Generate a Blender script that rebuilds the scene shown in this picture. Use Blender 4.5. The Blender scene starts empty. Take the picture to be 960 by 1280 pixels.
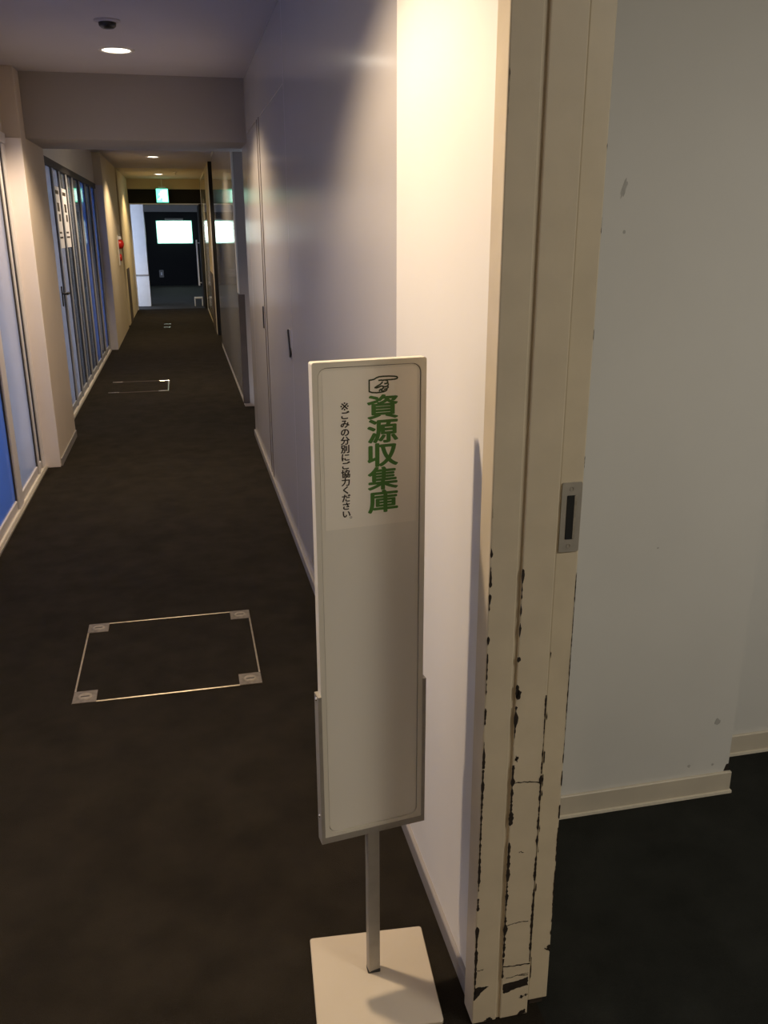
import bpy, bmesh, math, random
from mathutils import Vector, Matrix
random.seed(7)
S = bpy.context.scene
COL = S.collection
R = math.radians

# ------------------------------------------------------------------ camera
F = 1080.0                                   # focal length in pixels of a 960 x 1280 frame
fw = Vector((222 - 480, 287 - 640, F)).normalized()                    # corridor axis seen by the camera
dn = Vector((10, (F * F + 10 * (222 - 480)) / 353.0, F)).normalized()  # plumb line seen by the camera
dn = (dn - fw * dn.dot(fw)).normalized()
rt = dn.cross(fw).normalized()
up = -dn
cam_d = bpy.data.cameras.new('camera')
cam_d.sensor_fit = 'VERTICAL'
cam_d.sensor_height = 36.0
cam_d.lens = F / 1280 * 36.0
cam_d.clip_start = 0.02
cam = bpy.data.objects.new('camera', cam_d)
COL.objects.link(cam)
m = Matrix(((rt.x, -rt.y, -rt.z), (fw.x, -fw.y, -fw.z), (up.x, -up.y, -up.z)))
cam.matrix_world = Matrix.Translation((0, 0, 1.5)) @ m.to_4x4()
S.camera = cam

# ------------------------------------------------------------------ world, exposure
W = bpy.data.worlds.new('daylight')
S.world = W
W.use_nodes = True
bg = W.node_tree.nodes['Background']
bg.inputs[0].default_value = (0.57, 0.70, 0.93, 1)
bg.inputs[1].default_value = 3.3
vs = S.view_settings
vs.view_transform = 'Standard'
vs.look = 'None'
vs.gamma = 1.0
vs.exposure = 0.0
vs.use_curve_mapping = False

WARM = (1.0, 0.77, 0.52)
LAMP_POWER = 155.0
LAMP_YS = (-1.85, 1.78, 5.32, 8.95, 12.6, 16.4)
ROOM_LIGHT = 27.0

# ------------------------------------------------------------------ materials
def mat(name, col, rough=0.5, metal=0.0, var=0.06, scale=12.0, bump=0.0, bscale=200.0, coat=0.0, spec=0.5):
    M = bpy.data.materials.new(name)
    M.use_nodes = True
    nt = M.node_tree
    b = nt.nodes['Principled BSDF']
    b.inputs['Roughness'].default_value = rough
    b.inputs['Metallic'].default_value = metal
    b.inputs['Specular IOR Level'].default_value = spec
    b.inputs['Coat Weight'].default_value = coat
    b.inputs['Coat Roughness'].default_value = 0.08
    tc = nt.nodes.new('ShaderNodeTexCoord')
    n = nt.nodes.new('ShaderNodeTexNoise')
    n.inputs['Scale'].default_value = scale
    n.inputs['Detail'].default_value = 4
    nt.links.new(tc.outputs['Object'], n.inputs['Vector'])
    r = nt.nodes.new('ShaderNodeValToRGB')
    r.color_ramp.elements[0].position = 0.3
    r.color_ramp.elements[1].position = 0.7
    r.color_ramp.elements[0].color = tuple(c * (1 - var) for c in col) + (1,)
    r.color_ramp.elements[1].color = tuple(min(1, c * (1 + var)) for c in col) + (1,)
    nt.links.new(n.outputs['Fac'], r.inputs['Fac'])
    nt.links.new(r.outputs['Color'], b.inputs['Base Color'])
    if bump:
        n2 = nt.nodes.new('ShaderNodeTexNoise')
        n2.inputs['Scale'].default_value = bscale
        n2.inputs['Detail'].default_value = 3
        nt.links.new(tc.outputs['Object'], n2.inputs['Vector'])
        bp = nt.nodes.new('ShaderNodeBump')
        bp.inputs['Strength'].default_value = bump
        bp.inputs['Distance'].default_value = 0.004
        nt.links.new(n2.outputs['Fac'], bp.inputs['Height'])
        nt.links.new(bp.outputs['Normal'], b.inputs['Normal'])
    return M

def emit(name, col, strength):
    M = bpy.data.materials.new(name)
    M.use_nodes = True
    b = M.node_tree.nodes['Principled BSDF']
    b.inputs['Base Color'].default_value = (0.8, 0.8, 0.8, 1)
    b.inputs['Emission Color'].default_value = col + (1,)
    b.inputs['Emission Strength'].default_value = strength
    return M

def frosted(name, col, gloss=0.12):
    """Obscured glass: scatters the daylight behind it, mirrors the corridor on its face."""
    M = bpy.data.materials.new(name)
    M.use_nodes = True
    nt = M.node_tree
    nt.nodes.remove(nt.nodes['Principled BSDF'])
    out = nt.nodes['Material Output']
    tc = nt.nodes.new('ShaderNodeTexCoord')
    n = nt.nodes.new('ShaderNodeTexNoise')
    n.inputs['Scale'].default_value = 3
    nt.links.new(tc.outputs['Object'], n.inputs['Vector'])
    ramp = nt.nodes.new('ShaderNodeValToRGB')
    ramp.color_ramp.elements[0].color = tuple(c * .9 for c in col) + (1,)
    ramp.color_ramp.elements[1].color = col + (1,)
    nt.links.new(n.outputs['Fac'], ramp.inputs['Fac'])
    tr = nt.nodes.new('ShaderNodeBsdfTranslucent')
    di = nt.nodes.new('ShaderNodeBsdfDiffuse')
    nt.links.new(ramp.outputs['Color'], tr.inputs['Color'])
    nt.links.new(ramp.outputs['Color'], di.inputs['Color'])
    m1 = nt.nodes.new('ShaderNodeMixShader')
    m1.inputs[0].default_value = 0.35
    nt.links.new(tr.outputs[0], m1.inputs[1])
    nt.links.new(di.outputs[0], m1.inputs[2])
    gl = nt.nodes.new('ShaderNodeBsdfGlossy')
    gl.inputs['Roughness'].default_value = gloss
    fr = nt.nodes.new('ShaderNodeFresnel')
    fr.inputs['IOR'].default_value = 1.45
    m2 = nt.nodes.new('ShaderNodeMixShader')
    nt.links.new(fr.outputs[0], m2.inputs[0])
    nt.links.new(m1.outputs[0], m2.inputs[1])
    nt.links.new(gl.outputs[0], m2.inputs[2])
    nt.links.new(m2.outputs[0], out.inputs['Surface'])
    return M

M = {}
M['carpet'] = mat('dark_carpet', (0.021, 0.017, 0.012), 0.95, 0, 0.25, 9, 0.9, 420, spec=0.1)
M['room_carpet'] = mat('room_carpet', (0.022, 0.023, 0.020), 0.95, 0, 0.2, 9, 0.9, 420, spec=0.1)
M['lobby_floor'] = mat('lobby_floor', (0.022, 0.019, 0.019), 0.8, 0, 0.1, 3)
M['ceiling'] = mat('ceiling_paint', (0.54, 0.50, 0.495), 0.8, 0, 0.03, 2)
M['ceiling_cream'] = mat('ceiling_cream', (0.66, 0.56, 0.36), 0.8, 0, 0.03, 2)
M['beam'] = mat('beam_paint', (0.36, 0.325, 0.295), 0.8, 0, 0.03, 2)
M['brown_wall'] = mat('brown_grey_wall', (0.36, 0.31, 0.28), 0.6, 0, 0.04, 3)
M['wall'] = mat('white_wall_paint', (0.80, 0.77, 0.72), 0.55, 0, 0.015, 3, 0.03, 300)
M['room_wall'] = mat('room_wall_paint', (0.66, 0.65, 0.62), 0.6, 0, 0.03, 2.5, 0.03, 300)
M['column'] = mat('column_paint', (0.62, 0.53, 0.43), 0.6, 0, 0.03, 3)
M['cream'] = mat('cream_wall', (0.74, 0.64, 0.45), 0.6, 0, 0.03, 3)
M['steel'] = mat('satin_painted_steel', (0.52, 0.495, 0.49), 0.17, 0, 0.02, 2, coat=0.0)
M['steel_gloss'] = mat('glossy_painted_steel', (0.46, 0.45, 0.43), 0.07, 0, 0.02, 2)
M['trim_white'] = mat('white_trim', (0.72, 0.68, 0.62), 0.45, 0, 0.03, 5)
M['base_grey'] = mat('grey_vinyl', (0.27, 0.25, 0.24), 0.5, 0, 0.05, 8)
M['base_cream'] = mat('cream_vinyl', (0.58, 0.52, 0.42), 0.5, 0, 0.05, 8)
M['base_lip'] = mat('pale_vinyl_lip', (0.74, 0.68, 0.56), 0.45, 0, 0.05, 8)
M['jamb'] = mat('beige_gloss_paint', (0.60, 0.52, 0.385), 0.42, 0, 0.05, 14, 0.05, 60)
M['smudge'] = mat('wall_smudge', (0.42, 0.41, 0.39), 0.6, 0, 0.1, 90)
M['chip'] = mat('bare_dark_wood', (0.016, 0.010, 0.006), 0.8, 0, 0.4, 80)
M['alu'] = mat('brushed_aluminium', (0.40, 0.37, 0.32), 0.42, 0.35, 0.06, 40)
M['alu_bright'] = mat('bright_aluminium', (0.85, 0.80, 0.70), 0.22, 1.0, 0.05, 40)
M['hatch_rim'] = mat('hatch_rim_metal', (0.42, 0.37, 0.28), 0.30, 0.9, 0.2, 30)
M['hatch_disc'] = mat('hatch_lock_metal', (0.24, 0.21, 0.17), 0.5, 0.3, 0.3, 60)
M['hatch_plate'] = mat('hatch_corner_metal', (0.14, 0.12, 0.10), 0.5, 0.3, 0.3, 60)
M['alu_dull'] = mat('worn_aluminium', (0.42, 0.38, 0.31), 0.45, 0.6, 0.25, 60)
M['hole'] = mat('black_recess', (0.006, 0.006, 0.006), 0.6, 0, 0.1)
M['black'] = mat('black_plastic', (0.015, 0.014, 0.014), 0.45, 0, 0.1)
M['board'] = mat('sign_board_white', (0.80, 0.76, 0.67), 0.35, 0, 0.02, 3)
M['rim'] = mat('sign_rim_white', (0.72, 0.68, 0.58), 0.4, 0, 0.02, 3)
M['paper'] = mat('notice_paper', (0.88, 0.83, 0.73), 0.55, 0, 0.02, 5)
M['stand'] = mat('stand_cream_enamel', (0.54, 0.47, 0.37), 0.25, 0, 0.03, 5)
M['green_ink'] = mat('green_ink', (0.065, 0.19, 0.03), 0.6, 0, 0.1)
M['dark_ink'] = mat('dark_ink', (0.030, 0.022, 0.014), 0.6, 0, 0.1)
M['hand_ink'] = mat('dark_green_ink', (0.035, 0.05, 0.015), 0.6, 0, 0.1)
M['guard'] = mat('brown_guard_and_shade', (0.07, 0.05, 0.04), 0.6, 0, 0.1)  # rubber guards, and the painted shade lines at the steel door seams
M['brown_door'] = mat('dark_brown_door', (0.045, 0.035, 0.028), 0.5, 0, 0.1)
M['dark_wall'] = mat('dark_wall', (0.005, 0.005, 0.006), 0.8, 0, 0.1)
M['frame_lilac'] = mat('pale_window_frame', (0.70, 0.67, 0.68), 0.4, 0.0, 0.03, 6)
M['post'] = mat('daylit_pink_post', (0.86, 0.79, 0.77), 0.5, 0, 0.02, 4)
M['frame_grey'] = mat('grey_window_frame', (0.40, 0.41, 0.44), 0.4, 0.0, 0.03, 6)
M['frame_dark'] = mat('dark_window_gasket', (0.05, 0.045, 0.045), 0.6, 0, 0.1)
M['pane_pale'] = frosted('frosted_pane', (0.70, 0.70, 0.76))
M['pane_blue'] = frosted('blue_pane', (0.26, 0.42, 0.75))
M['pane_grey'] = frosted('grey_pane', (0.26, 0.30, 0.36), 0.06)
M['red'] = mat('red_plastic', (0.55, 0.02, 0.015), 0.35, 0, 0.05)
M['lamp'] = emit('lamp_lens', (1.0, 0.90, 0.74), 9.0)
M['exit'] = emit('exit_face', (0.12, 0.95, 0.58), 2.4)
M['exit_mark'] = emit('exit_mark', (0.70, 1.0, 0.86), 3.2)
M['exit_box'] = mat('exit_box', (0.03, 0.25, 0.16), 0.4, 0, 0.05)
M['screen'] = emit('lit_window', (0.82, 1.0, 0.93), 3.2)
M['screen_rim'] = emit('window_fringe_glow', (0.10, 0.75, 0.50), 1.0)
M['white_metal'] = mat('white_metal', (0.80, 0.80, 0.84), 0.4, 0, 0.03)

# ------------------------------------------------------------------ helpers
def tag(o, label, cat, group=None, kind=None):
    o['label'] = label
    o['category'] = cat
    if group: o['group'] = group
    if kind: o['kind'] = kind
    return o

def root(name, label, cat, loc=(0, 0, 0), rz=0.0, group=None, kind=None):
    o = bpy.data.objects.new(name, None)
    o.empty_display_size = 0.05
    o.location = loc
    o.rotation_euler = (0, 0, rz)
    COL.objects.link(o)
    return tag(o, label, cat, group, kind)

def offset(p):
    v = Vector((0, 0, 0))
    while p is not None:
        if not (p.parent is None and p.type == 'EMPTY'):
            v += p.location
        p = p.parent
    return v

def link(name, me, material, parent=None, loc=(0, 0, 0), smooth=False):
    o = bpy.data.objects.new(name, me)
    if material is not None and not me.materials:
        me.materials.append(material)
    if smooth:
        for p in me.polygons: p.use_smooth = True
    COL.objects.link(o)
    o.location = Vector(loc) - (offset(parent) if parent else Vector((0, 0, 0)))
    o.parent = parent
    return o

_cache = {}
def box(name, x0, x1, y0, y1, z0, z1, material, parent=None, bev=0.0, seg=1):
    sx, sy, sz = x1 - x0, y1 - y0, z1 - z0
    key = (round(sx, 5), round(sy, 5), round(sz, 5), bev, seg, material.name)
    me = _cache.get(key)
    if me is None:
        bm = bmesh.new()
        bmesh.ops.create_cube(bm, size=1)
        bmesh.ops.scale(bm, vec=(sx, sy, sz), verts=bm.verts)
        if bev > 0:
            bmesh.ops.bevel(bm, geom=bm.edges[:], offset=bev, segments=seg, profile=0.5, affect='EDGES')
        me = bpy.data.meshes.new(name)
        bm.to_mesh(me)
        bm.free()
        me.materials.append(material)
        _cache[key] = me
    return link(name, me, None, parent, ((x0 + x1) / 2, (y0 + y1) / 2, (z0 + z1) / 2))

def lathe(name, prof, material, parent=None, loc=(0, 0, 0), n=24, axis='Z', smooth=True):
    bm = bmesh.new()
    rings = []
    for r, z in prof:
        if r < 1e-6:
            rings.append([bm.verts.new((0, 0, z))])
        else:
            rings.append([bm.verts.new((r * math.cos(2 * math.pi * k / n), r * math.sin(2 * math.pi * k / n), z)) for k in range(n)])
    for a, b in zip(rings, rings[1:]):
        for k in range(n):
            k2 = (k + 1) % n
            if len(a) == 1 and len(b) == 1: continue
            if len(a) == 1: bm.faces.new((a[0], b[k], b[k2]))
            elif len(b) == 1: bm.faces.new((a[k], b[0], a[k2]))
            else: bm.faces.new((a[k], b[k], b[k2], a[k2]))
    if axis == 'X': bmesh.ops.rotate(bm, cent=(0, 0, 0), matrix=Matrix.Rotation(R(90), 3, 'Y'), verts=bm.verts)
    if axis == 'Y': bmesh.ops.rotate(bm, cent=(0, 0, 0), matrix=Matrix.Rotation(R(90), 3, 'X'), verts=bm.verts)
    bmesh.ops.recalc_face_normals(bm, faces=bm.faces)
    me = bpy.data.meshes.new(name)
    bm.to_mesh(me)
    bm.free()
    return link(name, me, material, parent, loc, smooth)

def rrect(x0, x1, z0, z1, r, n=6):
    pts = []
    for cx, cz, a0 in ((x1 - r, z1 - r, 0), (x0 + r, z1 - r, 90), (x0 + r, z0 + r, 180), (x1 - r, z0 + r, 270)):
        for k in range(n + 1):
            a = R(a0 + 90 * k / n)
            pts.append((cx + r * math.cos(a), cz + r * math.sin(a)))
    return pts

def prism(name, pts, y0, y1, material, parent=None):
    """A flat outline in x-z given thickness along y."""
    bm = bmesh.new()
    f = [bm.verts.new((x, y0, z)) for x, z in pts]
    b = [bm.verts.new((x, y1, z)) for x, z in pts]
    bm.faces.new(f)
    bm.faces.new(b[::-1])
    n = len(pts)
    for k in range(n):
        bm.faces.new((f[k], b[k], b[(k + 1) % n], f[(k + 1) % n]))
    bmesh.ops.recalc_face_normals(bm, faces=bm.faces)
    me = bpy.data.meshes.new(name)
    bm.to_mesh(me)
    bm.free()
    return link(name, me, material, parent)

def ring(name, outer, inner, y0, y1, material, parent=None):
    bm = bmesh.new()
    n = len(outer)
    L = [[bm.verts.new((x, y, z)) for x, z in o] for o, y in ((outer, y0), (inner, y0), (inner, y1), (outer, y1))]
    for a, b in ((0, 1), (1, 2), (2, 3), (3, 0)):
        for k in range(n):
            k2 = (k + 1) % n
            bm.faces.new((L[a][k], L[b][k], L[b][k2], L[a][k2]))
    bmesh.ops.recalc_face_normals(bm, faces=bm.faces)
    me = bpy.data.meshes.new(name)
    bm.to_mesh(me)
    bm.free()
    return link(name, me, material, parent)

XR, XL, XG, CZ = 0.472, -0.87, -0.97, 2.41     # right wall, column faces, glazing line, ceiling

# ------------------------------------------------------------------ floor, ceiling
tag(box('floor', -1.3, 0.60, -4.2, 18.15, -0.1, 0, M['carpet']), 'dark brown carpet running down the long corridor', 'floor', kind='structure')
tag(box('floor', 0.60, 3.4, -2.2, 2.35, -0.1, 0, M['room_carpet']), 'dark grey carpet of the side room beyond the chipped doorway', 'floor', kind='structure')
tag(box('floor', -3.2, 1.6, 18.15, 26.3, -0.1, 0, M['lobby_floor']), 'grey floor of the far lobby past the exit sign', 'floor', kind='structure')
tag(box('ceiling', -1.3, 3.4, -4.2, 14.9, CZ, CZ + 0.1, M['ceiling']), 'plain grey white ceiling over the near corridor', 'ceiling', kind='structure')
tag(box('ceiling', -1.3, 0.9, 14.9, 18.15, CZ, CZ + 0.1, M['ceiling_cream']), 'cream ceiling at the far end just before the exit sign', 'ceiling', kind='structure')
tag(box('ceiling', -3.2, 1.6, 18.15, 26.3, 2.5, 2.6, M['ceiling']), 'grey ceiling of the far lobby', 'ceiling', kind='structure')
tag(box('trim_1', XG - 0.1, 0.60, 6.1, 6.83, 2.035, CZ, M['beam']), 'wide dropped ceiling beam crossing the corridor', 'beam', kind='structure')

# ------------------------------------------------------------------ right side of the corridor
tag(box('wall_right', XR, 0.571, 1.29, 1.953, 0, CZ, M['wall']), 'bright white wall under the lamp, between door frame and steel panels', 'wall', kind='structure')
wr = tag(box('wall_right', XR + 0.006, 0.571, 1.953, 6.55, 0, CZ, M['guard']), 'corridor wall clad in pale satin steel panels', 'wall', kind='structure')
def steel(name, y0, y1, z0, z1, parent, mt='steel', x=XR + 0.002):
    return box(name, x, x + 0.02, y0, y1, z0, z1, M[mt], parent, 0.0012)
steel('steel_panel', 1.953, 3.986, 0.0, CZ - 0.002, wr)
steel('steel_panel', 3.989, 6.545, 2.083, CZ - 0.002, wr)
steel('steel_panel', 5.180, 5.292, 0.0, 2.080, wr)
steel('steel_panel', 6.165, 6.545, 0.0, 2.080, wr)
d = root('door_1', 'nearer flush steel shaft door in the panelled corridor wall', 'door', kind='structure')
steel('door_leaf', 3.989, 5.172, 0.012, 2.080, d)
hp = box('handle_plate', XR - 0.001, XR + 0.003, 4.035, 4.085, 0.93, 1.06, M['steel'], d, 0.001)
box('lever', XR - 0.008, XR, 4.046, 4.074, 0.93, 1.062, M['black'], hp, 0.003).rotation_euler.x = R(-32)
box('seam_shade', XR - 0.001, XR + 0.004, 5.173, 5.179, 0.0, 2.082, M['guard'], d)  # dark strip put in for the shade line at the door seam
d = root('door_2', 'farther flush steel shaft door in the panelled corridor wall', 'door', kind='structure')
steel('door_leaf', 5.300, 6.161, 0.012, 2.080, d)
hp = box('handle_plate', XR - 0.001, XR + 0.003, 5.33, 5.38, 0.93, 1.06, M['steel'], d, 0.001)
box('lever', XR - 0.008, XR, 5.341, 5.369, 0.93, 1.062, M['black'], hp, 0.003)
box('seam_shade', XR - 0.001, XR + 0.004, 5.293, 5.299, 0.0, 2.082, M['guard'], d)  # shade line at this door's near edge, painted as a dark strip
tag(box('baseboard_right', XR - 0.009, XR + 0.002, 1.30, 6.55, 0, 0.045, M['base_grey'], bev=0.002), 'low grey skirting strip along the right corridor wall', 'baseboard', kind='structure')

# recess with a dark door, then the glossy far panels
tag(box('door_3', 0.72, 0.76, 6.55, 7.7, 0, CZ, M['brown_door']), 'dark brown door set back in the right wall recess', 'door', kind='structure')
wf = tag(box('wall_right', XR + 0.004, 0.75, 7.7, 11.95, 0, CZ, M['trim_white']), 'far right corridor wall of glossy grey panels mirroring the exit sign', 'wall', kind='structure')
box('recess_cheek', XR + 0.003, 0.72, 7.696, 7.702, 0.0, CZ, M['brown_wall'], wf)
steel('gloss_panel', 7.78, 11.90, 0.06, 2.36, wf, 'steel_gloss')
box('corner_trim', XR - 0.006, XR + 0.008, 7.69, 7.78, 0.98, 2.30, M['trim_white'], wf, 0.002)
box('corner_guard', XR - 0.006, 0.520, 7.688, 7.75, 0.03, 0.97, M['guard'], wf, 0.002)
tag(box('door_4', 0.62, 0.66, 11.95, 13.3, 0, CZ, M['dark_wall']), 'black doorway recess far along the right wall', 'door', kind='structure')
wg = tag(box('wall_right', XR + 0.004, 0.75, 13.3, 18.0, 0, CZ, M['cream']), 'last cream stretch of right wall before the lobby opening', 'wall', kind='structure')
box('recess_cheek', XR + 0.003, 0.70, 13.29, 13.302, 0.0, CZ, M['dark_wall'], wg)  # black sheet: the recess's darkness painted onto the cream wall's end
steel('gloss_panel', 13.31, 13.70, 0.0, 2.36, wg, 'trim_white')
steel('gloss_panel', 15.0, 17.6, 0.05, 2.36, wg, 'steel_gloss')
box('corner_guard', XR - 0.008, XR + 0.002, 13.75, 14.75, 0.0, 0.86, M['guard'], wg, 0.002)

# ------------------------------------------------------------------ chipped door frame and sliding leaf
JY = 1.24
jb = root('trim_2', 'beige painted door frame with chipped edges beside the sign stand', 'door frame', kind='structure')
fb = box('frame_board', 0.456, 0.506, JY, 1.292, 0.002, CZ, M['jamb'], jb, 0.0025, 2)
box('frame_groove', 0.500, 0.5165, JY + 0.005, 1.290, 0.002, CZ, M['jamb'], jb)
sb = box('frame_board', 0.5135, 0.572, JY, 1.292, 0.002, CZ, M['jamb'], jb, 0.0025, 2)
box('frame_back', 0.470, 0.572, 1.288, 1.31, 0.002, CZ, M['jamb'], jb)
dl = root('door_5', 'beige sliding door leaf drawn back into the wall, showing its chipped edge', 'door', kind='structure')
box('leaf', 0.578, 0.620, 1.256, 2.18, 0.016, 2.36, M['jamb'], dl, 0.0025, 2)
box('floor_guide', 0.585, 0.613, 1.262, 2.10, 0.0, 0.016, M['brown_door'], dl)
pp = prism('pull_plate', rrect(0.582, 0.6175, 0.985, 1.106, 0.003), 1.2535, 1.257, M['alu'], dl)
prism('pull_slot', rrect(0.5915, 0.6075, 1.0075, 1.084, 0.0015), 1.2528, 1.2540, M['hole'], pp)
box('slot_cheek', 0.6045, 0.6085, 1.2524, 1.2536, 1.008, 1.0835, M['alu_dull'], pp)
for z in (0.996, 1.095):
    lathe('screw', [(0, -0.0012), (0.0028, -0.0008), (0.0032, 0.0006)], M['alu_dull'], pp, (0.5985, 1.2532, z), 12, 'Y')

def zpix(py):                                       # height on the frame face for a row of the photograph
    tab = ((1270, .024), (1100, .275), (900, .564), (780, .732), (645, .985), (550, 1.13), (300, 1.45), (0, 1.79))
    for (a, za), (b, zb) in zip(tab, tab[1:]):
        if a >= py >= b: return za + (zb - za) * (a - py) / (a - b)
    return 0.0

def chips(name, y, runs, cracks, patches, parent, seed):
    """Ragged flakes of missing paint lying on the face at depth y."""
    rnd = random.Random(seed)
    bm = bmesh.new()
    def quad(p):
        vs_ = [bm.verts.new((x, y, z)) for x, z in p]
        bm.faces.new(vs_)
    for x, z0, z1, w, dens, side in runs:
        z = z0
        st = 0.0035
        prev = None
        on = rnd.random() < dens
        left = rnd.uniform(0.01, 0.06)
        wob = 0
        while z < z1:
            left -= st
            if left <= 0:
                on = rnd.random() < dens
                left = (rnd.uniform(0.006, 0.07) if dens > .65 else rnd.uniform(0.004, 0.022)) if on else rnd.uniform(0.004, 0.03)
            wob = 0.7 * wob + rnd.uniform(-0.4, 0.4)
            ww = w * max(0.18, 0.62 + wob) if on else 0
            a, b = (x - ww * side[0], x + ww * side[1])
            if prev and (ww > 0 or prev[2] > 0):
                quad(((prev[0], z - st), (prev[1], z - st), (b, z), (a, z)) if ww > 0 else ((prev[0], z - st), (prev[1], z - st), (x + 1e-4, z), (x - 1e-4, z)))
            prev = (a, b, ww)
            z += st
    for x0, x1, zc, h in cracks:
        n = 14
        pts = []
        zz = 0
        for k in range(n + 1):
            zz += rnd.uniform(-0.0014, 0.0014)
            pts.append((x0 + (x1 - x0) * k / n, zc + zz, h * rnd.uniform(0.3, 1.0)))
        for a, b in zip(pts, pts[1:]):
            quad(((a[0], a[1] - a[2]), (b[0], b[1] - b[2]), (b[0], b[1] + b[2]), (a[0], a[1] + a[2])))
    for pts in patches:
        cx = sum(p[0] for p in pts) / len(pts)
        cz = sum(p[1] for p in pts) / len(pts)
        fine = []
        for k in range(len(pts)):
            a, b = pts[k], pts[(k + 1) % len(pts)]
            for j in range(6):
                t = j / 6
                fine.append((a[0] + (b[0] - a[0]) * t + rnd.uniform(-.0012, .0012), a[1] + (b[1] - a[1]) * t + rnd.uniform(-.0014, .0014)))
        for k in range(len(fine)):
            a, b = fine[k], fine[(k + 1) % len(fine)]
            quad(((cx, cz), a, b))
    bmesh.ops.recalc_face_normals(bm, faces=bm.faces)
    me = bpy.data.meshes.new(name)
    bm.to_mesh(me)
    bm.free()
    o = link(name, me, M['chip'], parent)
    o['kind'] = 'stuff'
    return o

F1, F2, F3, F4 = 0.4585, 0.5145, 0.5705, 0.619
chips('chipped_paint', JY - 0.0005,
      [(F1, zpix(1235), zpix(880), 0.0034, 0.85, (.7, 1)), (F1, zpix(880), zpix(620), 0.0028, 0.62, (.6, 1)), (F1, zpix(620), 1.75, 0.0012, 0.10, (.3, 1)),
       (F2, zpix(1225), zpix(1180), 0.0022, 0.7, (0.6, 1)), (F2, zpix(1180), zpix(880), 0.0052, 0.93, (0.5, 1)), (F2, zpix(880), zpix(740), 0.0046, 0.62, (.5, 1)), (F2, zpix(740), zpix(600), 0.0024, 0.3, (.5, 1)),
       (F3, zpix(1195), zpix(900), 0.0036, 0.97, (1, .5)), (F3, zpix(900), zpix(785), 0.0022, 0.95, (1, .5)), (F3, zpix(785), zpix(500), 0.0014, 0.12, (1, .5))],
      [(.520, .569, zpix(908), .0014), (.518, .562, zpix(1128), .0013), (.515, .571, zpix(1196), .0022), (.522, .569, zpix(1215), .0010), (.462, .475, zpix(1194), .0012), (.535, .545, zpix(1013), .0013), (.548, .568, zpix(1214), .0014)],
      [[(.4575, .062), (.4585, .094), (.470, .0945), (.487, .093), (.476, .085), (.466, .070)],
       [(.517, .066), (.517, .090), (.548, .0935), (.569, .097), (.5695, .076), (.545, .074), (.528, .068)],
       [(.552, .046), (.556, .053), (.562, .050), (.558, .045)], [(.563, .051), (.566, .055), (.570, .052), (.566, .048)],
       [(.548, .004), (.556, .012), (.566, .016), (.569, .006), (.560, .004)], [(.480, .004), (.486, .011), (.495, .012), (.498, .004)],
       [(.518, .600), (.523, .596), (.525, .606), (.519, .610)], [(.515, .725), (.521, .722), (.523, .738), (.516, .744)]], jb, 3)
chips('chipped_paint', 1.2555,
      [(F4, .10, .48, 0.0020, 0.55, (1, .4)), (F4, .48, .90, 0.0013, 0.93, (1, .4)), (F4, .9, 1.7, 0.0012, 0.10, (1, .4)), (0.581, .02, .9, .0012, .3, (1, 1))],
      [(.607, .619, .145, .0022)], [[(.6135, .140), (.619, .134), (.6195, .152), (.612, .148)]], dl, 5)

# ------------------------------------------------------------------ side room
rw = tag(box('wall_room', 0.64, 1.385, 1.80, 1.96, 0, CZ, M['room_wall']), 'grey white wall of the side room next to the chipped door frame', 'wall', kind='structure')
rb = tag(box('wall_room', 1.36, 3.3, 1.955, 2.10, 0, CZ, M['room_wall']), 'set back stretch of side room wall at the right edge', 'wall', kind='structure')
for cx, cz, rx, rz, tilt in ((0.933, 1.580, 0.006, 0.021, .25), (0.941, 1.492, 0.004, 0.005, 0), (1.333, 0.227, 0.009, 0.011, 0), (1.262, 0.098, 0.006, 0.005, 0), (1.335, 0.092, 0.004, 0.004, 0), (1.10, 0.75, 0.003, 0.003, 0)):
    rnd = random.Random(int(cx * 1000 + cz * 7))
    ring_ = []
    for k in range(14):
        a_ = 2 * math.pi * k / 14
        f_ = rnd.uniform(.65, 1.1)
        ring_.append((cx + rx * f_ * math.cos(a_) + tilt * rz * f_ * math.sin(a_), cz + rz * f_ * math.sin(a_)))
    prism('smudge', ring_, 1.7995, 1.8004, M['smudge'], rw)
prism('wall_chip', [(1.372, .066), (1.386, .066), (1.3865, .088), (1.378, .086)], 1.7990, 1.8004, M['chip'], rw)
tag(box('wall_room', 3.2, 3.3, -2.1, 2.0, 0, CZ, M['room_wall']), 'right hand wall of the side room, out of frame', 'wall', kind='structure')
tag(box('wall_room', 0.472, 3.3, -2.2, -2.1, 0, CZ, M['room_wall']), 'near wall of the side room, out of frame', 'wall', kind='structure')
tag(box('wall_room', 0.572, 1.4, 2.22, 2.34, 0, CZ, M['room_wall']), 'closed end of the sliding door pocket', 'wall', kind='structure')
b1 = tag(box('baseboard_room', 0.64, 1.393, 1.790, 1.80, 0.008, 0.066, M['base_cream'], bev=0.002), 'cream skirting board along the nearer side room wall', 'baseboard', kind='structure')
box('lip', 0.64, 1.396, 1.785, 1.80, 0.0, 0.008, M['base_lip'], b1)
b2 = tag(box('baseboard_room', 1.40, 3.2, 1.945, 1.955, 0.008, 0.066, M['base_cream'], bev=0.002), 'cream skirting board along the set back side room wall', 'baseboard', kind='structure')
box('lip', 1.40, 3.2, 1.940, 1.955, 0.0, 0.008, M['base_lip'], b2)
tag(box('wall_right', XR, 0.571, -4.2, 0.30, 0, CZ, M['wall']), 'white corridor wall on the near side of the doorway, out of frame', 'wall', kind='structure')
tag(box('wall_right', XR, 0.571, 0.30, 1.24, 2.10, CZ, M['wall']), 'wall over the side room doorway, out of frame', 'wall', kind='structure')
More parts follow.
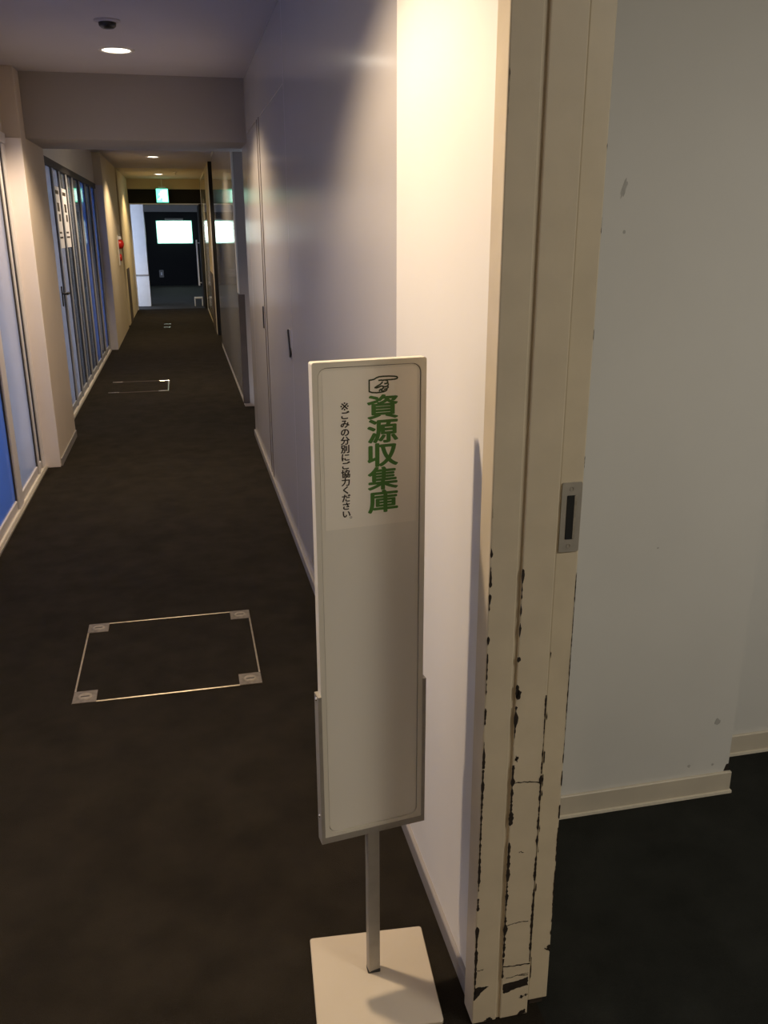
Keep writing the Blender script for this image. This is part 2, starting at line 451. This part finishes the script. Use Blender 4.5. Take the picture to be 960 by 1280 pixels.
tag(box('trim_3', 0.456, 0.572, 0.25, 0.302, 0, CZ, M['jamb'], bev=0.002), 'beige near door jamb, out of frame', 'door frame', kind='structure')

# ------------------------------------------------------------------ left side of the corridor
tag(box('wall_left', XG - 0.25, XL, -4.2, 0.6, 0, CZ, M['wall']), 'white left corridor wall behind the camera', 'wall', kind='structure')
tag(box('wall_near', XG - 0.25, 0.6, -4.3, -4.2, 0, CZ, M['wall']), 'white end wall of the corridor behind the camera', 'wall', kind='structure')
tag(box('wall_left', XG - 0.2, XG, 0.6, 5.92, 2.045, CZ, M['column']), 'pinkish bulkhead above the nearer left glazing', 'bulkhead', kind='structure')
tag(box('wall_left', XG - 0.2, XG, 6.83, 12.0, 2.045, CZ, M['trim_white']), 'grey white bulkhead above the farther left glazing', 'bulkhead', kind='structure')
c1 = tag(box('wall_left', XG - 0.2, XL, 5.92, 6.83, 0, CZ, M['column'], bev=0.004), 'broad tan column between the two left glazed fronts', 'column', kind='structure')
box('window_post', XG - 0.03, XL - 0.001, 5.90, 5.922, 0.0, 2.02, M['post'], c1, 0.002)  # frame board over column's near face; daylight is put into its pink
box('skirting', XL - 0.002, XL + 0.008, 5.93, 6.82, 0, 0.05, M['base_grey'], c1)
tag(box('wall_left', XG - 0.2, XL, 12.0, 14.65, 0, CZ, M['cream'], bev=0.004), 'cream left wall stretch carrying the red fire alarm', 'wall', kind='structure')
tag(box('wall_recess', XG - 0.2, XL - 0.09, 14.65, 15.05, 0, CZ, M['brown_door']), 'narrow recess in the far left cream wall, its shade painted brown', 'door', kind='structure')  # brown colour carries the shadow inside the recess
wl = tag(box('wall_left', XG - 0.2, XL, 15.05, 18.0, 0, CZ, M['cream'], bev=0.004), 'last cream left wall stretch before the lobby opening', 'wall', kind='structure')
box('corner_guard', XL - 0.002, XL + 0.008, 15.45, 16.1, 0.0, 0.88, M['guard'], wl, 0.002)

def glazing(name, label, ys, widths, y_lo, y_hi, panes, top=2.045, fm='frame_lilac', hm='frame_lilac'):
    g = root(name, label, 'window', kind='structure')
    box('sill', XG - 0.06, XG + 0.008, y_lo, y_hi, 0.0, 0.022, M['trim_white'], g, 0.003)
    box('track', XG + 0.008, XG + 0.020, y_lo, y_hi, 0.0, 0.010, M['alu'], g)
    box('head_rail', XG - 0.05, XG + 0.012, y_lo, y_hi, top - 0.06, top, M[hm], g, 0.003)
    for y, w in zip(ys, widths):
        box('stile', XG - 0.035, XG + 0.005, y - w / 2, y + w / 2, 0.022, top - 0.06, M[fm], g, 0.003)
        for s in (-1, 1):
            e = y + s * (w / 2 + 0.006)
            box('gasket', XG - 0.03, XG - 0.004, e - 0.006, e + 0.006, 0.022, top - 0.06, M['frame_dark'], g)
    ends = [y_lo] + list(ys) + [y_hi]
    ww = [0] + list(widths) + [0]
    k = 0
    for a, b, wa, wb in zip(ends, ends[1:], ww, ww[1:]):
        a2, b2 = a + wa / 2 + (0.012 if wa else 0), b - wb / 2 - (0.012 if wb else 0)
        if b2 - a2 < 0.05: continue
        box('bottom_rail', XG - 0.028, XG - 0.003, a2, b2, 0.022, 0.075, M[fm], g, 0.003)
        box('pane', XG - 0.020, XG - 0.012, a2, b2, 0.075, top - 0.06, M[panes[k % len(panes)]], g)
        k += 1
    return g
glazing('window_1', 'frosted glass front with pale frames at the left edge', (1.6, 3.2, 4.98, 5.68, 5.86), (.1, .1, .13, .03, .09), 0.6, 5.92, ('pane_pale', 'pane_pale', 'pane_blue', 'pane_pale', 'pane_pale'))
g2 = glazing('window_2', 'farther left glass front with narrow bluish panes', (6.95, 8.00, 8.45, 8.95, 9.45, 10.1, 10.7, 11.3, 11.9), (.14, .06, .06, .06, .07, .06, .06, .06, .12), 6.83, 12.0,
             ('pane_pale', 'pane_pale', 'pane_grey', 'pane_grey', 'pane_grey', 'pane_blue', 'pane_grey', 'pane_blue', 'pane_pale'), fm='frame_grey', hm='frame_dark')
box('daylit_facing', XG - 0.03, XL - 0.002, 11.965, 11.998, 0.0, 2.03, M['frame_lilac'], g2)  # added pale facing; stands in for daylight on the second column's near face
hd = box('door_handle', XG + 0.003, XG + 0.011, 7.70, 7.74, 0.90, 1.06, M['black'], g2, 0.002)
lathe('spindle', [(0.009, 0.0), (0.009, 0.045), (0, 0.045)], M['black'], hd, (XG + 0.009, 7.72, 1.0), 12, 'X')
box('lever', XG + 0.040, XG + 0.055, 7.708, 7.83, 0.99, 1.01, M['black'], hd, 0.004)
for y, lab in ((8.22, 'nearer white notice sheet taped on the farther left glass front'), (8.72, 'farther white notice sheet taped on the farther left glass front')):
    pr = root('notice_sheet', lab, 'notice', (XG - 0.0085, y, 1.35), group='notices on the glass front')
    sh = box('sheet', -0.0035, 0.0015, -0.17, 0.17, 0.0, 0.50, M['white_metal'], pr)
    for z0, z1, a, b in ((0.30, 0.37, -0.06, 0.08), (0.22, 0.28, -0.02, 0.1), (0.44, 0.47, -0.12, 0.12), (0.08, 0.095, -0.12, 0.12), (0.12, 0.135, -0.12, 0.06)):
        box('printed_block', 0.0015, 0.0022, a, b, z0, z1, M['dark_ink'], sh)

# ------------------------------------------------------------------ end of the corridor and lobby
lin = tag(box('wall_end', -1.3, 0.9, 18.0, 18.15, 1.965, CZ + 0.1, M['dark_wall']), 'dark lintel over the opening behind the exit sign', 'lintel', kind='structure')
box('lintel_edge', -0.87, 0.46, 17.985, 18.0, 1.955, 1.975, M['white_metal'], lin)
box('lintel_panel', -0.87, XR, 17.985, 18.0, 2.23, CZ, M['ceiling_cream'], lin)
tag(box('trim_4', 0.425, 0.62, 17.95, 18.15, 0, 1.965, M['dark_wall']), 'black right jamb of the lobby opening', 'door frame', kind='structure')
tag(box('trim_5', -1.1, -0.855, 17.98, 18.15, 0, 1.965, M['pane_blue'] if False else M['frame_lilac']), 'pale left jamb of the lobby opening', 'door frame', kind='structure')
lw = tag(box('wall_lobby', -1.25, -0.645, 18.9, 19.3, 0, 2.5, M['white_metal']), 'white partition in the lobby left of the dark far wall', 'wall', kind='structure')
box('wainscot', -1.25, -0.640, 18.885, 18.9, 0.0, 0.60, M['white_metal'], lw)
box('rail', -1.25, -0.638, 18.875, 18.9, 0.60, 0.63, M['base_grey'], lw)
tag(box('wall_lobby', -3.2, 1.6, 26.0, 26.2, 0, 1.965, M['dark_wall']), 'black far wall of the lobby with the bright window', 'wall', kind='structure')
tag(box('wall_lobby', -3.2, 1.6, 25.9, 26.2, 1.965, 2.5, M['base_grey']), 'grey bulkhead over the black lobby wall', 'wall', kind='structure')
tag(box('wall_lobby', 1.5, 1.6, 18.15, 26.0, 0, 2.5, M['dark_wall']), 'dark right hand lobby wall', 'wall', kind='structure')
tag(box('wall_lobby', -3.3, -3.2, 20.6, 26.2, 0, 2.5, M['base_grey']), 'unseen left hand lobby wall, added to hold back daylight from the open side', 'wall', kind='structure')  # unseen wall added to cut daylight on lobby floor and far wall
wn = root('window_3', 'bright white window in the black lobby wall', 'window', kind='structure')
box('green_fringe', -0.572, 0.395, 25.975, 26.0, 1.132, 1.737, M['screen_rim'], wn)  # glowing rim added for the green fringe around the bright pane
box('pane', -0.546, 0.369, 25.955, 25.975, 1.157, 1.712, M['screen'], wn)
tag(box('wall_light', -0.33, 0.17, 25.93, 26.0, 1.745, 1.80, M['base_grey'], bev=0.01), 'narrow pale fixture mounted above the bright lobby window', 'fixture')
ld = root('door_7', 'black lobby door leaf standing open at the right of the opening', 'door', kind='structure')
box('leaf', 0.415, 0.455, 18.2, 19.1, 0.01, 1.95, M['dark_wall'], ld)
pb = box('pull_bar', 0.345, 0.378, 18.93, 18.96, 0.39, 1.30, M['white_metal'], ld, 0.006)
for z in (0.45, 1.24): box('bar_stay', 0.37, 0.416, 18.935, 18.955, z - .01, z + .01, M['white_metal'], pb)
ds = root('door_stop', 'little white wire frame on the lobby floor by the open door', 'door stop', (0.32, 18.7, 0))
for x in (-0.075, 0.075): box('leg', x - 0.01, x + 0.01, -0.06, 0.06, 0, 0.17, M['white_metal'], ds, 0.003)
box('crossbar', -0.085, 0.085, -0.06, 0.06, 0.15, 0.18, M['white_metal'], ds, 0.003)
ot = root('wall_spot', 'small pale outlet low on the black lobby wall', 'spot', (-0.53, 25.998, 0.22))  # pale plate with a lighter middle piece
prism('plate', rrect(-0.06, 0.06, 0, 0.2, 0.015), -0.02, 0.0, M['base_grey'], ot)
box('spot_centre', -0.02, 0.02, -0.023, -0.018, 0.06, 0.14, M['white_metal'], ot)

ex = root('exit_sign', 'green lit emergency exit sign hanging below the far lintel', 'exit sign', (-0.236, 17.86, 1.98))
box('housing', -0.118, 0.118, 0.0, 0.07, 0.0, 0.262, M['exit_box'], ex, 0.006)
fc = box('lit_face', -0.108, 0.108, -0.006, 0.002, 0.010, 0.252, M['exit'], ex)
# running figure and doorway pictogram
prism('pictogram_door', [(0.005, 0.03), (0.09, 0.03), (0.09, 0.23), (0.005, 0.23)], -0.008, -0.005, M['exit_mark'], fc)
fig = [(-0.03, 0.205), (-0.015, 0.22), (0.0, 0.205), (-0.012, 0.19), (-0.002, 0.165), (0.02, 0.15), (0.015, 0.14), (-0.008, 0.148), (-0.008, 0.115), (0.02, 0.085), (0.018, 0.045), (0.005, 0.045), (0.004, 0.08), (-0.025, 0.10), (-0.05, 0.06), (-0.085, 0.06), (-0.085, 0.072), (-0.056, 0.075), (-0.034, 0.115), (-0.04, 0.155), (-0.06, 0.14), (-0.068, 0.148), (-0.045, 0.178), (-0.02, 0.185)]
prism('pictogram_figure', fig, -0.010, -0.006, M['exit_mark'], fc)
box('glow_mount', -0.07, 0.07, 0.01, 0.06, 0.262, 0.29, M['white_metal'], ex, 0.004)  # its white stands in for the glow above the sign
box('hanger', -0.012, 0.012, 0.025, 0.045, 0.29, CZ - 1.98, M['trim_white'], ex)

al = root('fire_alarm', 'red fire alarm lamp on the cream left wall', 'fire alarm', (XL, 13.85, 1.20))
box('plate', -0.001, 0.012, -0.10, 0.10, -0.20, 0.22, M['trim_white'], al, 0.003)
lathe('red_dome', [(0.07, 0.0), (0.068, 0.03), (0.05, 0.06), (0, 0.075)], M['red'], al, (0.012, 0, 0.10), 20, 'X')
lathe('push_button', [(0.05, 0.0), (0.05, 0.02), (0.03, 0.028), (0, 0.028)], M['red'], al, (0.012, 0, -0.09), 20, 'X')
box('bell_cap', 0.01, 0.05, -0.06, 0.06, 0.16, 0.21, M['white_metal'], al, 0.01)

# ------------------------------------------------------------------ ceiling fittings
where = {-1.85: 'behind the camera', 1.78: 'above the sign stand, just out of frame', 5.32: 'nearest in view, before the dropped beam', 8.95: 'just behind the dropped beam', 12.6: 'second in view, beyond the dropped beam', 16.4: 'farthest in view, near the exit sign'}
for y in LAMP_YS:
    dlt = root('downlight', 'round white recessed downlight ' + where[y], 'downlight', (-0.25, y, CZ), group='corridor downlights')
    lathe('trim_ring', [(0.073, -0.001), (0.075, -0.006), (0.092, -0.005), (0.095, 0.0)], M['trim_white'], dlt, (0, 0, 0), 32)
    lathe('lens', [(0, -0.004), (0.05, -0.0035), (0.074, -0.001)], M['lamp'], dlt, (0, 0, 0), 32)
    l = bpy.data.lights.new('downlight_bulb', 'SPOT')
    l.energy = LAMP_POWER * (0.50 if y < 0 else 1.0 if y < 12 else 0.75)
    l.color = WARM if y < 15 else (1.0, 0.76, 0.40)
    l.spot_size = R(133)
    l.spot_blend = 0.42
    l.shadow_soft_size = 0.045
    lo = bpy.data.objects.new('downlight_bulb', l)
    lo.location = (0, 0, -0.012)
    COL.objects.link(lo)
    lo.parent = dlt
sd = root('smoke_detector', 'small dark detector on the ceiling before the nearest downlight', 'detector', (-0.246, 4.62, CZ))
lathe('base_ring', [(0.06, 0.0), (0.06, -0.006), (0.045, -0.010), (0, -0.010)], M['ceiling'], sd, (0, 0, 0), 24)
lathe('dark_body', [(0.040, -0.009), (0.038, -0.024), (0.028, -0.032), (0, -0.034)], M['black'], sd, (0, 0, 0), 24)
sp = root('sprinkler_head', 'tiny bright sprinkler head on the far cream ceiling', 'sprinkler', (0.03, 15.9, CZ))
lathe('rose', [(0.03, 0.0), (0.03, -0.005), (0, -0.008)], M['alu_bright'], sp, (0, 0, 0), 16)
lathe('deflector', [(0.008, -0.006), (0.008, -0.03), (0.022, -0.033), (0, -0.036)], M['alu_bright'], sp, (0, 0, 0), 16)
# fluorescent panel of the side room
rl = root('room_lamp', 'white ceiling panel lamp of the side room, out of frame', 'lamp', (1.8, -0.1, CZ))
box('lamp_housing', -0.32, 0.32, -0.32, 0.32, -0.04, 0.0, M['white_metal'], rl, 0.004)
la = bpy.data.lights.new('room_lamp_tube', 'AREA')
la.shape = 'SQUARE'
la.size = 0.58
la.energy = ROOM_LIGHT
la.color = (1.0, 0.93, 0.80)
lo = bpy.data.objects.new('room_lamp_tube', la)
lo.location = (0, 0, -0.045)
COL.objects.link(lo)
lo.parent = rl

# ------------------------------------------------------------------ floor hatches
def hatch(label, x0, x1, y0, y1, plate, bar, mode):
    cx, cy = (x0 + x1) / 2, (y0 + y1) / 2
    h = root('floor_hatch', label, 'floor hatch', (cx, cy, 0), group='carpeted floor hatches')
    a, b = (x1 - x0) / 2, (y1 - y0) / 2
    rim = M['hatch_rim'] if mode == 'plates' else M['guard']
    side = rim if mode == 'plates' else M['carpet']
    box('carpet_insert', -a + bar, a - bar, -b + bar, b - bar, -0.004, 0.0022, M['carpet'], h)
    box('frame_bar', -a, a, -b, -b + bar, -0.004, 0.0035, rim if mode != 'ends' else M['alu_bright'], h, 0.0008)
    box('frame_bar', -a, a, b - bar, b, -0.004, 0.0035, rim if mode != 'ends' else M['alu_bright'], h, 0.0008)
    box('frame_bar', -a, -a + bar, -b + bar, b - bar, -0.004, 0.0035, side, h, 0.0008)
    box('frame_bar', a - bar, a, -b + bar, b - bar, -0.004, 0.0035, side if mode != 'glints' else M['alu_bright'], h, 0.0008)  # right bar of the mid hatch brightened as a glint
    for sx in (-1, 1):
        for sy in (-1, 1):
            xa, xb = sorted((sx * a, sx * (a - plate)))
            ya, yb = sorted((sy * b, sy * (b - plate)))
            if mode == 'plates':
                p = box('corner_plate', xa, xb, ya, yb, -0.003, 0.0045, M['hatch_plate'], h, 0.001)
                c = ((xa + xb) / 2, (ya + yb) / 2, 0.0045)
                lathe('lock_disc', [(plate * .30, 0.0), (plate * .28, 0.0012), (plate * .2, 0.0006), (0, 0.0006)], M['hatch_disc'], p, c, 16)
                box('lock_slot', c[0] - plate * .18, c[0] + plate * .18, c[1] - plate * .035, c[1] + plate * .035, 0.0046, 0.0056, M['hole'], p)
            elif mode == 'glints':
                ya, yb = sorted((sy * b, sy * (b - 0.025)))
                box('corner_glint', xa, xb, ya, yb, -0.003, 0.005, M['alu_bright'], h, 0.001)  # partial glints of the metal rim, painted as bright pieces
    return h
hatch('nearest carpeted floor hatch with metal rim and four corner plates', -0.456, 0.175, 2.697, 3.318, 0.078, 0.0065, 'plates')
hatch('mid corridor floor hatch with rim glints painted on as bright bars beside the farther glass front', -0.765, -0.195, 8.66, 9.30, 0.10, 0.012, 'glints')
hatch('small floor hatch at the far end near the cream walls', -0.33, -0.22, 14.6, 15.15, 0.04, 0.04, 'ends')

# ------------------------------------------------------------------ sign stand
st = root('sign_stand', 'white upright notice stand with green Japanese lettering in front of the wall', 'sign', (0.292, 1.402, 0))
YAW, BYAW = R(7.0), R(-4.5)
# base plate: a very low pyramid
bm = bmesh.new()
hw = 0.125
o4 = rrect(-hw, hw, -hw, hw, 0.006, 3)
lo_ = [bm.verts.new((x, y, 0.0)) for x, y in o4]
mi_ = [bm.verts.new((x, y, 0.006)) for x, y in o4]
hi_ = [bm.verts.new((x * .988, y * .988, 0.0075)) for x, y in o4]
ct = bm.verts.new((0, 0, 0.0125))
n = len(o4)
for k in range(n):
    k2 = (k + 1) % n
    bm.faces.new((lo_[k], lo_[k2], mi_[k2], mi_[k]))
    bm.faces.new((mi_[k], mi_[k2], hi_[k2], hi_[k]))
    bm.faces.new((hi_[k], hi_[k2], ct))
bm.faces.new(lo_[::-1])
bmesh.ops.recalc_face_normals(bm, faces=bm.faces)
me = bpy.data.meshes.new('base_plate')
bm.to_mesh(me)
bm.free()
bp_ = link('base_plate', me, M['stand'], st, (-0.004, -0.012, 0))
bp_.rotation_euler.z = BYAW
po = box('post', -0.0125, 0.0125, -0.004, 0.014, 0.014, 0.40, M['alu'], st, 0.002, 2)
box('post_foot', -0.0135, 0.0135, -0.005, 0.015, 0.009, 0.019, M['black'], st, 0.002)
Z0, Z1, HW = 0.377, 1.296, 0.100
bd = prism('board', rrect(-HW, HW, Z0 + .004, Z1, 0.004), -0.004, 0.012, M['rim'], st)
groove = prism('board_groove', rrect(-.0905, .0905, Z0 + .0125, Z1 - .009, 0.016), -0.0046, -0.0035, M['guard'], st)
rim = ring('board_rim', rrect(-HW, HW, Z0 + .004, Z1, 0.004, 8), rrect(-.0905, .0905, Z0 + .0125, Z1 - .009, 0.016, 8), -0.0085, -0.0038, M['rim'], st)
face = prism('board_face', rrect(-.0893, .0893, Z0 + .0138, Z1 - .0102, 0.015), -0.0062, -0.0040, M['board'], st)
paper = prism('notice_paper', rrect(-.0825, .0835, 1.008, 1.2815, 0.001), -0.0066, -0.0060, M['paper'], st)
br = ring('bracket', rrect(-.108, .106, Z0 - .010, 0.691, 0.003, 8), rrect(-.0985, .0985, Z0 + .006, 0.72, 0.003, 8), -0.0095, 0.0145, M['alu'], st)
# the bracket is an open U: cut away its top bar
bmb = bmesh.new()
bmb.from_mesh(br.data)
bmesh.ops.delete(bmb, geom=[v for v in bmb.verts], context='VERTS')
def addbox(b, x0, x1, y0, y1, z0, z1):
    r = bmesh.ops.create_cube(b, size=1)
    for v in r['verts']:
        v.co = Vector(((x0 + x1) / 2 + v.co.x * (x1 - x0), (y0 + y1) / 2 + v.co.y * (y1 - y0), (z0 + z1) / 2 + v.co.z * (z1 - z0)))
addbox(bmb, -.1065, -.0995, -.0095, .0145, Z0 - .008, .690)
addbox(bmb, .0995, .1065, -.0095, .0145, Z0 - .008, .690)
addbox(bmb, -.0995, .0995, -.0095, .0145, Z0 - .008, Z0 + .005)
bmb.to_mesh(br.data)
bmb.free()
for z in (0.428, 0.682):
    for sx in (-1, 1):
        lathe('rivet', [(0.0036, 0.0), (0.003, 0.0018), (0, 0.0026)], M['alu_bright'], br, (sx * 0.1065, 0.002, z), 12, 'X').scale = (sx, 1, 1)
for o in (bd, groove, rim, face, paper, br, po):
    o.rotation_euler.z = YAW

def glyph(ch, material, x0, x1, z0, z1, bold, name, parent, y=-0.00685, keep=False):
    cu = bpy.data.curves.new('g', 'FONT')
    cu.body = ch
    cu.resolution_u = 4
    ob = bpy.data.objects.new('g', cu)
    COL.objects.link(ob)
    dg = bpy.context.evaluated_depsgraph_get()
    dg.update()
    src = bpy.data.meshes.new_from_object(ob.evaluated_get(dg))
    bpy.data.objects.remove(ob)
    bpy.data.curves.remove(cu)
    xs = [v.co.x for v in src.vertices]
    ys = [v.co.y for v in src.vertices]
    if keep: a, b, c, d_ = 0.0, 1.0, -0.12, 0.88
    else: a, b, c, d_ = min(xs), max(xs), min(ys), max(ys)
    vv, ff = [], []
    sh = [(0, 0)] + ([(bold * math.cos(R(t)), bold * .8 * math.sin(R(t))) for t in range(0, 360, 45)] if bold else [])
    for j, (dx, dy) in enumerate(sh):                  # heavier strokes: copies shifted by a stroke's growth
        o = len(vv)
        vv += [(x0 + (v.co.x + dx - a) / (b - a) * (x1 - x0), y - j * 4e-6, z0 + (v.co.y + dy - c) / (d_ - c) * (z1 - z0)) for v in src.vertices]
        ff += [[i + o for i in p.vertices] for p in src.polygons]
    bpy.data.meshes.remove(src)
    me = bpy.data.meshes.new(name)
    me.from_pydata(vv, [], ff)
    return link(name, me, material, parent)
hand = [  # outline of the pointing hand, in a 255 x 137 drawing
    [(10, 28), (10, 122)], [(10, 28), (32, 26), (52, 22), (70, 12), (92, 4), (130, 2), (180, 3), (225, 7), (246, 11), (253, 19), (249, 27), (232, 31), (190, 33), (150, 33), (128, 34)],
    [(10, 122), (34, 131), (70, 135), (105, 134), (135, 130), (155, 122)], [(92, 34), (112, 32), (130, 36)],
    [(150, 34), (164, 40), (170, 52), (160, 62), (142, 64)], [(168, 58), (174, 70), (168, 84), (148, 90), (134, 88)], [(170, 82), (172, 96), (160, 108), (140, 110)],
    [(163, 106), (160, 118), (150, 125), (128, 124), (112, 118)],
    [(58, 92), (82, 78), (100, 70), (118, 56), (122, 48)], [(58, 92), (74, 94), (96, 88), (112, 82), (126, 84), (132, 96), (124, 106), (104, 110), (96, 122)]]
vv, ff = [], []
for line in hand:
    P = [Vector((-0.0040 + x / 255 * 0.0525, 1.2680 - y / 137 * 0.0275)) for x, y in line]
    w = 0.00125
    for p, q in zip(P, P[1:]):
        t = (q - p).normalized()
        nn = Vector((-t.y, t.x)) * w
        t *= w * .6
        o = len(vv)
        vv += [((c.x), -0.00685 - 2e-6 * len(ff), c.y) for c in (p - t - nn, q + t - nn, q + t + nn, p - t + nn)]
        ff.append((o, o + 1, o + 2, o + 3))
me = bpy.data.meshes.new('pointing_hand')
me.from_pydata(vv, [], ff)
link('pointing_hand', me, M['hand_ink'], paper)
for k, ch in enumerate('\u8cc7\u6e90\u53ce\u96c6\u5eab'):
    zt = 1.2365 - 0.0415 * k
    glyph(ch, M['green_ink'], -0.0045, 0.0480, zt - 0.0395, zt, 0.031, 'green_character', paper)
for k, ch in enumerate('\u203b\u3054\u307f\u306e\u5206\u5225\u306b\u3054\u5354\u529b\u304f\u3060\u3055\u3044'):
    zt = 1.2285 - 0.01435 * k
    if k == 0: glyph(ch, M['dark_ink'], -0.0525, -0.0380, zt - .0135, zt, 0.0, 'small_character', paper)
    else: glyph(ch, M['dark_ink'], -0.0535, -0.0370, zt - .0148, zt, 0.034, 'small_character', paper, keep=True)
glyph('\u3002', M['dark_ink'], -0.0390, -0.0350, 1.0255, 1.0295, 0.0, 'small_character', paper)
